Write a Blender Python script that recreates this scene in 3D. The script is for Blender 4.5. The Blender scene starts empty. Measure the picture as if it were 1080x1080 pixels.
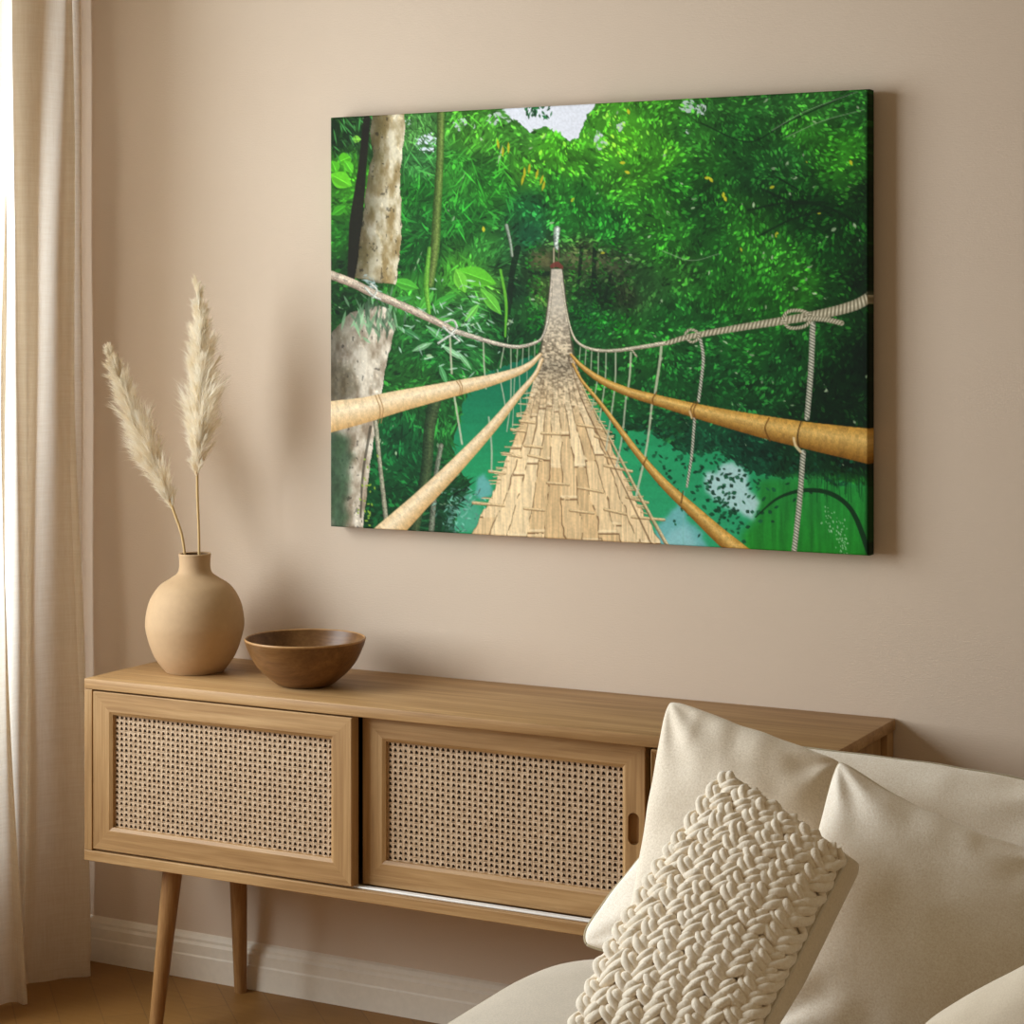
import bpy, bmesh, math, random
import numpy as np
from mathutils import Vector, noise as mnoise
random.seed(7)
C = bpy.context.scene.collection
sc = bpy.context.scene

# ------------------------------------------------------------------ helpers
def lin(r, g, b):
    f = lambda c: (c/255/12.92) if c/255 <= .04045 else ((c/255+.055)/1.055)**2.4
    return (f(r), f(g), f(b), 1)

class MB:
    """collects vertices and faces of one mesh"""
    def __init__(self): self.v = []; self.f = []; self.m = []
    def add(self, vs, fs, mi=0):
        o = len(self.v); self.v += [tuple(p) for p in vs]
        for f in fs: self.f.append([i+o for i in f]); self.m.append(mi)
    def box(self, x0, x1, y0, y1, z0, z1, mi=0):
        self.add([(x0,y0,z0),(x1,y0,z0),(x1,y1,z0),(x0,y1,z0),(x0,y0,z1),(x1,y0,z1),(x1,y1,z1),(x0,y1,z1)],
                 [(0,3,2,1),(4,5,6,7),(0,1,5,4),(1,2,6,5),(2,3,7,6),(3,0,4,7)], mi)
    def tube(self, pts, rad, n=8, cap=True, twist=None, mi=0):
        pts = [Vector(p) for p in pts]; k = len(pts)
        if not hasattr(rad, '__len__'): rad = [rad]*k
        vs = []; up = None
        for i, p in enumerate(pts):
            t = (pts[min(i+1, k-1)]-pts[max(i-1, 0)]).normalized()
            if up is None:
                up = Vector((0,0,1)) if abs(t.z) < .9 else Vector((1,0,0))
            a = (up - t*up.dot(t)).normalized(); b = t.cross(a); up = a
            for j in range(n):
                th = 2*math.pi*j/n
                r = rad[i]*(1+(twist[0]*math.sin(twist[1]*th+twist[2]*i) if twist else 0))
                vs.append(p+(a*math.cos(th)+b*math.sin(th))*r)
        fs = [(i*n+j, i*n+(j+1) % n, (i+1)*n+(j+1) % n, (i+1)*n+j) for i in range(k-1) for j in range(n)]
        if cap: fs += [tuple(range(n))[::-1], tuple((k-1)*n+j for j in range(n))]
        self.add(vs, fs, mi)
    def lathe(self, prof, n=64, c=(0,0,0), mi=0):
        vs = []; fs = []; k = len(prof)
        for (r, z) in prof:
            for j in range(n):
                a = 2*math.pi*j/n
                vs.append((c[0]+r*math.cos(a), c[1]+r*math.sin(a), c[2]+z))
        for i in range(k-1):
            for j in range(n):
                fs.append((i*n+j, i*n+(j+1) % n, (i+1)*n+(j+1) % n, (i+1)*n+j))
        self.add(vs, fs, mi)
    def build(self, name, mats, parent=None, smooth=False, bevel=0, loc=None):
        me = bpy.data.meshes.new(name); me.from_pydata(self.v, [], self.f)
        if not isinstance(mats, (list, tuple)): mats = [mats]
        for m in mats: me.materials.append(m)
        me.polygons.foreach_set('material_index', self.m)
        if smooth: me.polygons.foreach_set('use_smooth', [True]*len(me.polygons))
        me.update()
        o = bpy.data.objects.new(name, me); C.objects.link(o)
        if loc is not None: o.location = loc
        if parent: o.parent = parent
        if bevel:
            b = o.modifiers.new('bevel', 'BEVEL'); b.width = bevel; b.segments = 2; b.limit_method = 'ANGLE'
            b.harden_normals = False
        return o

def tag(o, label, cat, group=None):
    o['label'] = label; o['category'] = cat
    if group: o['group'] = group
    return o
def thing(name, label, cat, loc=(0,0,0), group=None):
    o = bpy.data.objects.new(name, None); C.objects.link(o); o.location = loc
    o.empty_display_size = .1
    return tag(o, label, cat, group)
def struct(o): o['kind'] = 'structure'; return o
def bez(pts, n):
    """Catmull-Rom through pts"""
    P = [np.array(p, float) for p in pts]; P = [2*P[0]-P[1]]+P+[2*P[-1]-P[-2]]; out = []
    for i in range(1, len(P)-2):
        for k in range(n):
            t = k/n; a, b, c, d = P[i-1:i+3]
            out.append(.5*((2*b)+(c-a)*t+(2*a-5*b+4*c-d)*t*t+(3*b-a-3*c+d)*t**3))
    out.append(P[-2]); return out

# ------------------------------------------------------------------ camera
F = 2200.0; TH = math.atan(1155/2200); D = 3.88; H = 1.5; CT, ST = math.cos(TH), math.sin(TH); HY = 337
cam = bpy.data.cameras.new('camera'); co = bpy.data.objects.new('camera', cam); C.objects.link(co)
co.location = (0, -D, H); co.rotation_euler = (math.pi/2, 0, TH)
cam.sensor_width = 36; cam.lens = F/1080*36; cam.shift_y = -(540-HY)/1080; cam.clip_start = .05
sc.camera = co
def at(px, py, y0):
    """the point of the plane y = y0 that a place in the photo belongs to"""
    z = (D+y0)/(CT+(px-540)/F*ST); X = (px-540)/F*z
    return np.array((X*CT-z*ST, y0, H-(py-HY)/F*z))

def down(px, y0, h):
    p = at(px, HY, y0); return np.array((p[0], y0, h))

# ------------------------------------------------------------------ materials
def new_mat(name):
    m = bpy.data.materials.new(name); m.use_nodes = True; nt = m.node_tree
    return m, nt, nt.nodes['Principled BSDF']
def nd(nt, t, **kw):
    n = nt.nodes.new(t)
    for k, v in kw.items():
        if k in n.inputs: n.inputs[k].default_value = v
        else: setattr(n, k, v)
    return n
def coords(nt, scale=(1,1,1), rot=(0,0,0), kind='Object'):
    tc = nd(nt, 'ShaderNodeTexCoord'); mp = nd(nt, 'ShaderNodeMapping', Scale=scale, Rotation=rot)
    nt.links.new(tc.outputs[kind], mp.inputs[0]); return mp.outputs[0]
def noise(nt, vec, scale, detail=4, rough=.55, dist=0):
    n = nd(nt, 'ShaderNodeTexNoise', Scale=scale, Detail=detail, Roughness=rough, Distortion=dist)
    nt.links.new(vec, n.inputs['Vector']); return n.outputs['Fac']
def ramp(nt, fac, stops):
    r = nd(nt, 'ShaderNodeValToRGB'); e = r.color_ramp.elements
    while len(e) < len(stops): e.new(.5)
    for i, (p, c) in enumerate(stops): e[i].position = p; e[i].color = c
    nt.links.new(fac, r.inputs[0]); return r.outputs[0]
def bump(nt, h, bsdf, strength, dist=.01):
    b = nd(nt, 'ShaderNodeBump', Strength=strength, Distance=dist)
    nt.links.new(h, b.inputs['Height']); nt.links.new(b.outputs[0], bsdf.inputs['Normal']); return b
def mixc(nt, fac, a, b, mode='MIX'):
    m = nd(nt, 'ShaderNodeMix', data_type='RGBA', blend_type=mode)
    if isinstance(fac, float): m.inputs[0].default_value = fac
    else: nt.links.new(fac, m.inputs[0])
    for s, i in ((a, 6), (b, 7)):
        if isinstance(s, tuple): m.inputs[i].default_value = s
        else: nt.links.new(s, m.inputs[i])
    return m.outputs[2]

def wood(name, axis, dark, mid, light, rough=.5, fine=1.0):
    m, nt, b = new_mat(name)
    s = {'x': (1.2,16,16), 'y': (16,1.2,16), 'z': (16,16,1.2)}[axis]
    v = coords(nt, s)
    n1 = noise(nt, v, 1.6, 5, .6, .6)
    s2 = {'x': (3,140,140), 'y': (140,3,140), 'z': (140,140,3)}[axis]
    v2 = coords(nt, s2); n2 = noise(nt, v2, 1.5, 3, .6)
    c1 = ramp(nt, n1, [(.28, dark), (.5, mid), (.72, light)])
    c2 = ramp(nt, n2, [(.3, (.72,.66,.58,1)), (.62, (1,1,1,1))])
    c = mixc(nt, (.8*fine), c1, c2, 'MULTIPLY')
    nt.links.new(c, b.inputs['Base Color']); b.inputs['Roughness'].default_value = rough
    b.inputs['Specular IOR Level'].default_value = .35
    bump(nt, n2, b, .12, .002); return m
oak = dict(dark=lin(152,114,71), mid=lin(175,136,89), light=lin(194,157,109))
oak_x = wood('oak_grain_along', 'x', **oak); oak_z = wood('oak_grain_upright', 'z', **oak); oak_y = wood('oak_grain_deep', 'y', **oak)
leg_wood = wood('oak_leg', 'z', lin(140,98,56), lin(158,116,70), lin(174,132,84), .45)
bowl_wood = wood('walnut_bowl', 'x', lin(96,64,31), lin(122,84,46), lin(142,102,59), .38)
bowl_rim_wood = wood('bowl_rim_wood', 'x', lin(156,114,70), lin(176,132,84), lin(192,148,98), .4)

def fabric(name, ca, cb, scale=260, bstr=.35, rough=.95, sheen=.3, weave=False, big=6, bd=.0018):
    m, nt, b = new_mat(name); v = coords(nt)
    n = noise(nt, v, scale, 3, .65); g = noise(nt, v, big, 3, .5)
    f = nd(nt, 'ShaderNodeMath', operation='MULTIPLY_ADD'); f.inputs[1].default_value = .65
    nt.links.new(n, f.inputs[0])
    g2 = nd(nt, 'ShaderNodeMath', operation='MULTIPLY'); g2.inputs[1].default_value = .35
    nt.links.new(g, g2.inputs[0]); nt.links.new(g2.outputs[0], f.inputs[2])
    c = ramp(nt, f.outputs[0], [(.32, ca), (.66, cb)])
    nt.links.new(c, b.inputs['Base Color']); b.inputs['Roughness'].default_value = rough
    b.inputs['Sheen Weight'].default_value = sheen; b.inputs['Sheen Roughness'].default_value = .6
    b.inputs['Specular IOR Level'].default_value = .1
    bump(nt, n, b, bstr, bd); return m
boucle = fabric('boucle_fabric', lin(226,209,186), lin(255,246,232), 360, .55)
seat_fabric_dimmed = fabric('seat_fabric_dimmed', lin(172,156,134), lin(204,188,166), 330, .5)  # same upholstery in a darker tone, dimmer light on the seat put into its colour
linen_cushion = fabric('pale_linen', lin(214,196,171), lin(248,234,214), 330, .4)
smooth_linen = fabric('smooth_linen', lin(214,196,170), lin(230,214,190), 420, .2)
wool = fabric('chunky_wool', lin(236,218,190), lin(253,240,220), 300, .45, .95, .4, bd=.003)
wool_base = fabric('wool_backing', lin(206,190,162), lin(222,208,184), 200, .4)
side_cloth = fabric('cushion_side_cloth', lin(216,197,167), lin(233,216,190), 320, .4)
piping_dark = fabric('olive_piping', lin(150,134,102), lin(178,162,130), 500, .3)
piping_light = fabric('cream_piping', lin(206,192,166), lin(222,210,188), 500, .3)

def plain(name, col, rough=.5, metal=0, spec=.5):
    m, nt, b = new_mat(name)
    v = coords(nt); n = noise(nt, v, 60, 3)
    c = ramp(nt, n, [(.3, tuple(x*.94 for x in col[:3])+(1,)), (.7, col)])
    nt.links.new(c, b.inputs['Base Color']); b.inputs['Roughness'].default_value = rough
    b.inputs['Metallic'].default_value = metal; b.inputs['Specular IOR Level'].default_value = spec
    return m
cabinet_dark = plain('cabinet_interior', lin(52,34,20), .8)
rail_metal = plain('rail_metal', lin(244,240,234), .35, .15)
dark_metal = plain('dark_metal', lin(40,32,26), .4, .8)
white_paint = plain('window_paint', lin(230,222,210), .5)
vase_clay = plain('matte_clay', lin(196,163,125), .75, 0, .25)
vase_inside = plain('vase_inside', lin(120,92,62), .9)

def wall_mat():
    m, nt, b = new_mat('beige_plaster'); v = coords(nt)
    n1 = noise(nt, v, 1.3, 3); n2 = noise(nt, v, 220, 4, .6)
    vv = coords(nt, (60,60,420)); n3 = noise(nt, vv, 1, 3)
    c = ramp(nt, n1, [(.3, lin(211,190,169)), (.7, lin(216,196,175))])
    nt.links.new(c, b.inputs['Base Color']); b.inputs['Roughness'].default_value = .92
    b.inputs['Specular IOR Level'].default_value = .15
    a = nd(nt, 'ShaderNodeMath', operation='ADD'); nt.links.new(n2, a.inputs[0]); nt.links.new(n3, a.inputs[1])
    bump(nt, a.outputs[0], b, .16, .003); return m
plaster = wall_mat()
trim_mat = plain('baseboard_paint', lin(236,224,206), .55, 0, .3)

def floor_mat():
    m, nt, b = new_mat('oak_parquet'); v = coords(nt, (1,1,1), (0,0,math.radians(45)))
    br = nd(nt, 'ShaderNodeTexBrick', Scale=1.0); br.offset = .5
    br.inputs['Brick Width'].default_value = .6; br.inputs['Row Height'].default_value = .09
    br.inputs['Mortar Size'].default_value = .0015
    br.inputs['Color1'].default_value = lin(144,103,52); br.inputs['Color2'].default_value = lin(152,109,56); br.inputs['Mortar'].default_value = lin(132,94,50)
    nt.links.new(v, br.inputs['Vector'])
    v2 = coords(nt, (8,90,8), (0,0,math.radians(45))); n = noise(nt, v2, 1, 4)
    c = mixc(nt, .4, br.outputs['Color'], ramp(nt, n, [(.3,(.72,.66,.6,1)),(.7,(1,1,1,1))]), 'MULTIPLY')
    nt.links.new(c, b.inputs['Base Color']); b.inputs['Roughness'].default_value = .5; b.inputs['Specular IOR Level'].default_value = .3
    return m
parquet = floor_mat()

def curtain_mat():
    m, nt, b = new_mat('sheer_linen'); out = nt.nodes['Material Output']
    v = coords(nt, (1,1,1)); n = noise(nt, v, 330, 3, .65)
    v2 = coords(nt, (260,260,18)); n2 = noise(nt, v2, 1, 3)
    v3 = coords(nt, (14,14,300)); n3 = noise(nt, v3, 1, 3)
    a = nd(nt, 'ShaderNodeMath', operation='ADD'); nt.links.new(n2, a.inputs[0]); nt.links.new(n3, a.inputs[1])
    a2 = nd(nt, 'ShaderNodeMath', operation='MULTIPLY'); nt.links.new(a.outputs[0], a2.inputs[0]); a2.inputs[1].default_value = .5
    c = ramp(nt, a2.outputs[0], [(.3, lin(216,200,176)), (.7, lin(236,224,205))])
    nt.links.new(c, b.inputs['Base Color']); b.inputs['Roughness'].default_value = .95; b.inputs['Specular IOR Level'].default_value = .05
    bp = bump(nt, n, b, .3, .003)
    tr = nd(nt, 'ShaderNodeBsdfTranslucent'); nt.links.new(ramp(nt, a2.outputs[0], [(.3, lin(240,230,214)), (.7, lin(252,246,236))]), tr.inputs[0])
    mx = nd(nt, 'ShaderNodeMixShader'); mx.inputs[0].default_value = .70
    nt.links.new(b.outputs[0], mx.inputs[1]); nt.links.new(tr.outputs[0], mx.inputs[2]); nt.links.new(mx.outputs[0], out.inputs[0])
    return m
sheer = curtain_mat()

def pampas_mat():
    m, nt, b = new_mat('pampas_fluff'); out = nt.nodes['Material Output']
    v = coords(nt); n = noise(nt, v, 40, 3)
    c = ramp(nt, n, [(.3, lin(248,236,212)), (.65, lin(255,250,238))])
    nt.links.new(c, b.inputs['Base Color']); b.inputs['Roughness'].default_value = .9; b.inputs['Specular IOR Level'].default_value = .1
    tr = nd(nt, 'ShaderNodeBsdfTranslucent'); nt.links.new(c, tr.inputs[0])
    mx = nd(nt, 'ShaderNodeMixShader'); mx.inputs[0].default_value = .5
    nt.links.new(b.outputs[0], mx.inputs[1]); nt.links.new(tr.outputs[0], mx.inputs[2]); nt.links.new(mx.outputs[0], out.inputs[0])
    return m
fluff = pampas_mat()
straw = plain('dry_stem', lin(206,172,116), .7)

def cane_mat():
    m, nt, b = new_mat('woven_cane'); v = coords(nt)
    n = noise(nt, v, 95, 2); n2 = noise(nt, v, 420, 2)
    c = ramp(nt, n, [(.3, lin(178,146,112)), (.7, lin(206,176,142))])
    nt.links.new(c, b.inputs['Base Color']); b.inputs['Roughness'].default_value = .6
    bump(nt, n2, b, .4, .003); return m
cane = cane_mat()

# ------------------------------------------------------------------ the room
XL = -3.28
def structbox(name, *b, mat, bevel=0):
    m = MB(); m.box(*b); return struct(m.build(name, mat, bevel=bevel))
structbox('floor', XL-.12, 2.2, -4.4, .12, -.08, 0, mat=parquet)
structbox('wall_back', XL-.12, 2.2, 0, .12, 0, 2.75, mat=plaster)
WY0, WY1, WZ0, WZ1 = -2.25, -.33, .45, 2.60      # window opening in the left wall
m = MB()
m.box(XL-.12, XL, WY1, 0, 0, 2.75); m.box(XL-.12, XL, -4.4, WY0, 0, 2.75)
m.box(XL-.12, XL, WY0, WY1, 0, WZ0); m.box(XL-.12, XL, WY0, WY1, WZ1, 2.75)
struct(m.build('wall_left', plaster))
m = MB()
for (a, b, c, d) in ((WY0, WY0+.05, WZ0, WZ1), (WY1-.05, WY1, WZ0, WZ1), (WY0, WY1, WZ0, WZ0+.05), (WY0, WY1, WZ1-.05, WZ1), ((WY0+WY1)/2-.025, (WY0+WY1)/2+.025, WZ0, WZ1)):
    m.box(XL-.09, XL-.05, a, b, c, d)
win = struct(m.build('window_1', white_paint))
gm, nt, b = new_mat('window_glass'); nt.nodes.remove(b)
t = nd(nt, 'ShaderNodeBsdfTransparent'); g = nd(nt, 'ShaderNodeBsdfGlossy', Roughness=.02); mx = nd(nt, 'ShaderNodeMixShader'); mx.inputs[0].default_value = .05
nt.links.new(t.outputs[0], mx.inputs[1]); nt.links.new(g.outputs[0], mx.inputs[2]); nt.links.new(mx.outputs[0], nt.nodes['Material Output'].inputs[0])
m = MB(); m.box(XL-.072, XL-.068, WY0+.05, WY1-.05, WZ0+.05, WZ1-.05); m.build('pane', gm, win)
# baseboard with a stepped profile
prof = [(0,0),(-.018,0),(-.018,.052),(-.016,.056),(-.016,.078),(-.011,.084),(-.011,.090),(-.006,.098),(0,.102)]
def board(name, p0, p1, nrm):
    m = MB(); vs = []
    for p in (p0, p1):
        for (d, z) in prof: vs.append((p[0]+nrm[0]*-d, p[1]+nrm[1]*-d, z))
    n = len(prof); m.add(vs, [(i, i+1, n+i+1, n+i) for i in range(n-1)]+[tuple(range(n)), tuple(range(n, 2*n))[::-1]])
    return struct(m.build(name, trim_mat))
board('baseboard_back', (XL+.018, 0, 0), (2.2, 0, 0), (0,-1))
board('baseboard_left', (XL, -4.4, 0), (XL, -.018, 0), (1,0))

# ------------------------------------------------------------------ curtain
def make_curtain():
    ns, nz = 260, 90; m = MB(); vs = []
    for k in range(nz+1):
        z = .004+2.62*k/nz; low = max(0, 1-z/1.3)
        for i in range(ns+1):
            s = i/ns; y = -.045-.47*s
            ph = 2*math.pi*(s*.47/.20)+.35*math.sin(7*s+1)+.25*math.sin(z*1.1+3*s)
            amp = .027+.018*low+.006*math.sin(2.1*z+5*s)
            x = -3.136+amp*(-math.cos(ph))+.014*math.sin(2.3*ph+1.2*z)+.03*low*low*(.4+.6*s)
            x += .012*mnoise.noise((s*6, z*1.3, 3))
            y2 = y+.022*math.sin(2*ph+.5)+.01*mnoise.noise((s*8, z*1.1, 9))
            if k < 2: x += .004*math.sin(s*90)
            vs.append((x, min(y2, -.028), z))
    w = ns+1
    m.add(vs, [(k*w+i, k*w+i+1, (k+1)*w+i+1, (k+1)*w+i) for k in range(nz) for i in range(ns)])
    o = m.build('curtain', sheer, smooth=True)
    return tag(o, 'sheer cream linen curtain hanging to the floor in the left corner', 'curtain')
make_curtain()

# ------------------------------------------------------------------ sideboard
X0, X1 = -2.872, -1.206; YF = -.37; Z0, Z1 = .349, .736
side = thing('sideboard', 'light oak sideboard with woven cane sliding doors on tapered legs', 'sideboard', ((X0+X1)/2, -.19, 0))
SX, SY = (X0+X1)/2, -.19
def sb(m, name, mats, parent=side, **k):
    m.v = [(x-SX, y-SY, z) for x, y, z in m.v]; return m.build(name, mats, parent, **k)
m = MB(); m.box(X0, X1, YF, -.002, Z1-.022, Z1); sb(m, 'top_panel', oak_x, bevel=.0015)
m = MB(); m.box(X0, X1-.004, YF, -.004, Z0, Z0+.022); sb(m, 'bottom_panel', oak_x, bevel=.0015)
m = MB(); m.box(X0, X0+.020, YF+.001, -.004, Z0+.0225, Z1-.0225); sb(m, 'side_panel', oak_z, bevel=.001)
m = MB(); m.box(X1-.038, X1-.016, YF+.001, -.044, Z0+.0225, Z1-.0225); m.box(X1-.03, X1-.004, -.043, -.004, Z0+.0225, Z1-.0225)
sb(m, 'side_panel', oak_z, bevel=.001)
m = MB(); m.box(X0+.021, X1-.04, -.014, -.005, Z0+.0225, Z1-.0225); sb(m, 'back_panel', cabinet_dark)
m = MB(); m.box(X0+.021, X1-.04, YF+.012, YF+.026, Z0+.0225, Z0+.0262); sb(m, 'sliding_rail', rail_metal, bevel=.001)
m = MB(); p = at(915, 778, -.15)
m.tube([(X1-.016, -.168, .690), (X1-.006, -.166, .684), (X1-.004, -.158, .678), (X1-.006, -.150, .684), (X1-.010, -.142, .690), (X1-.016, -.140, .690)], .0035, 8)
sb(m, 'catch_hook', dark_metal, smooth=True)
for x, y, tx, ty in ((-2.690, -.300, -2.700, -.350), (-2.690, -.066, -2.700, -.040), (-1.415, -.300, -1.405, -.350), (-1.415, -.066, -1.405, -.040)):
    m = MB(); n = 20
    m.tube([(x+(tx-x)*k/n, y+(ty-y)*k/n, (Z0-.0005)*(1-k/n)) for k in range(n+1)], [.0215-.0075*k/n for k in range(n+1)], 24)
    sb(m, 'leg', leg_wood, smooth=False)
    o = bpy.data.objects[side.children[-1].name]
    for pl in o.data.polygons: pl.use_smooth = len(pl.vertices) == 4

def cane_mesh(x0, x1, z0, z1, y):
    m = MB(); px, pz = .0121, .01135
    nx = round((x1-x0)/px); nz = round((z1-z0)/pz); px = (x1-x0)/nx; pz = (z1-z0)/nz
    hole = [(-.29,-.22),(-.12,-.27),(.14,-.27),(.30,-.21),(.26,.02),(.12,.24),(-.02,.30),(-.17,.20)]
    sq = [(-.5,-.5),(-.17,-.5),(.17,-.5),(.5,-.5),(.5,.17),(.5,.5),(-.17,.5),(-.5,.5)]
    rnd = random.Random(int(x0*1000))
    for i in range(nx):
        for k in range(nz):
            cx, cz = x0+(i+.5)*px, z0+(k+.5)*pz
            s = rnd.uniform(1.02, 1.2); jx = rnd.uniform(-.05,.05); jz = rnd.uniform(-.05,.05)
            vs = []
            for q, (a, b) in enumerate(sq):
                bulge = -.0011*math.cos((a)*math.pi*2)*(1 if (i+k) % 2 else -1)
                vs.append((cx+a*px, y+(bulge if q in (1,2,6) else 0), cz+b*pz))
            for (a, b) in hole: vs.append((cx+(a*s+jx)*px, y-.0006, cz+(b*s+jz)*pz))
            for (a, b) in hole: vs.append((cx+(a*s+jx)*px*.9, y+.0022, cz+(b*s+jz)*pz*.9))
            fs = [(q, (q+1) % 8, 8+(q+1) % 8, 8+q) for q in range(8)]+[(8+q, 8+(q+1) % 8, 16+(q+1) % 8, 16+q) for q in range(8)]
            m.add(vs, fs)
    return m
def door(x0, x1, z0, z1, yf, lip, pull=None, dep=.026):
    """mitred frame (lip = stile widths l, r, rail heights b, t), cane set in behind it"""
    l, r, b, t = lip; m = MB()
    O = [(x0,z0),(x1,z0),(x1,z1),(x0,z1)]; I = [(x0+l,z0+b),(x1-r,z0+b),(x1-r,z1-t),(x0+l,z1-t)]
    sgn = [(1,1),(-1,1),(-1,-1),(1,-1)]
    e = .0015; ch = .007
    rings = [[(p[0], yf+dep, p[1]) for p in O], [(p[0], yf+e, p[1]) for p in O],
             [(p[0]+s[0]*e, yf, p[1]+s[1]*e) for p, s in zip(O, sgn)],
             [(p[0]-s[0]*ch, yf, p[1]-s[1]*ch) for p, s in zip(I, sgn)],
             [(p[0], yf+.004, p[1]) for p in I], [(p[0], yf+dep, p[1]) for p in I]]
    for q in range(4):
        q2 = (q+1) % 4; mi = 0 if q in (0, 2) else 1
        for a in range(6):
            A, B = rings[a], rings[(a+1) % 6]
            m.add([A[q], A[q2], B[q2], B[q]], [(0,1,2,3)], mi)
    bm_fix = m
    o = sb(bm_fix, 'door', [oak_x, oak_z])
    bm = bmesh.new(); bm.from_mesh(o.data); bmesh.ops.remove_doubles(bm, verts=bm.verts, dist=1e-5)
    bmesh.ops.recalc_face_normals(bm, faces=bm.faces); bm.to_mesh(o.data); bm.free()
    if pull:
        px, pz, hw, hh = pull
        def capsule(y0, y1, g=0, n=12):
            vs = []
            for y in (y0, y1):
                for k in range(2*n):
                    a = math.pi*k/n; s = 1 if k < n else -1
                    vs.append((px+(hw-g)*math.cos(a)-SX, y-SY, pz+(hh-hw)*s+(hw-g)*math.sin(a)))
            return vs, 2*n
        vs, n = capsule(yf-.01, yf+.012)
        cm = MB(); cm.add(vs, [(i, (i+1) % n, n+(i+1) % n, n+i) for i in range(n)]+[tuple(range(n))[::-1], tuple(range(n, 2*n))])
        c = cm.build('cutter', oak_z, side)
        bm = bmesh.new(); bm.from_mesh(c.data); bmesh.ops.recalc_face_normals(bm, faces=bm.faces); bm.to_mesh(c.data); bm.free()
        bo = o.modifiers.new('b', 'BOOLEAN'); bo.object = c; bo.operation = 'DIFFERENCE'; bo.solver = 'EXACT'
        bpy.context.view_layer.update()
        me = bpy.data.meshes.new_from_object(o.evaluated_get(bpy.context.evaluated_depsgraph_get()))
        o.modifiers.clear(); o.data = me; bpy.data.objects.remove(c)
        vs, n = capsule(yf+.0035, yf+.0115, .0008)
        cm = MB(); cm.add(vs, [(i, (i+1) % n, n+(i+1) % n, n+i) for i in range(n)]+[tuple(range(n, 2*n))])
        f = cm.build('finger_pull', leg_wood, o); f['label'] = 'oval recessed finger pull'
    cm = cane_mesh(x0+l, x1-r, z0+b, z1-t, yf+.011); sb(cm, 'cane_panel', cane, o)
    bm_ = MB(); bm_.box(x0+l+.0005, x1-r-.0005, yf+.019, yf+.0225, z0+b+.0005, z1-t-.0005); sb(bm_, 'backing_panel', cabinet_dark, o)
    return o
zb, zt = Z0+.0265, Z1-.0255
door(-2.849, -2.202, zb, zt, -.3695, (.050, .050, .050, .047))
door(-2.196, -1.580, zb, zt, -.3385, (.052, .048, .052, .047), pull=(-1.604, .552, .0115, .030))
door(at(686.5, 850, -.3695)[0], X1-.042, zb, zt, -.3695, (.007, .050, .050, .010))

# ------------------------------------------------------------------ vase, grasses, bowl
def smooth_prof(pts, n=10): return [tuple(p) for p in bez(pts, n)]
VX, VY = at(205.5, 706, -.185)[0], -.185
vase = thing('vase', 'round matte beige clay vase with a short neck, holding two pampas plumes', 'vase', (VX, VY, Z1+.0005))
vp = smooth_prof([(.0,.0),(.055,.0),(.066,.004),(.088,.035),(.1035,.080),(.1065,.112),(.098,.152),(.078,.184),(.052,.202),(.0385,.212),(.034,.224),(.0335,.240),(.0345,.250),(.0350,.2535)], 8)
m = MB(); m.lathe(vp+[(.0338,.2555),(.0310,.2540)], 80); m.build('body', vase_clay, vase, smooth=True)
m = MB(); m.lathe([(.0310,.2540),(.0295,.235),(.034,.210),(.06,.19),(.09,.14),(.095,.10),(.07,.02),(0,.008)], 64); m.build('inner_wall', vase_inside, vase, smooth=True)

BX, BY = at(322, 720, -.218)[0], -.218
bowl = thing('bowl', 'dark brown wooden bowl beside the round vase on the sideboard', 'bowl', (BX, BY, Z1+.0005))
m = MB(); m.lathe(smooth_prof([(0,.001),(.044,.0),(.056,.002),(.066,.008),(.090,.028),(.108,.051),(.121,.078),(.1262,.094)], 8), 96); m.build('shell', bowl_wood, bowl, smooth=True)
m = MB(); m.lathe(smooth_prof([(.1262,.094),(.1268,.0965),(.1245,.0985),(.1222,.0965)], 5), 96); m.build('rim', bowl_rim_wood, bowl, smooth=True)
m = MB(); m.lathe(smooth_prof([(.1222,.0965),(.1165,.079),(.103,.053),(.082,.030),(.057,.013),(.03,.009),(0,.008)], 8), 96); m.build('inner_wall', bowl_wood, bowl, smooth=True)

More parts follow.
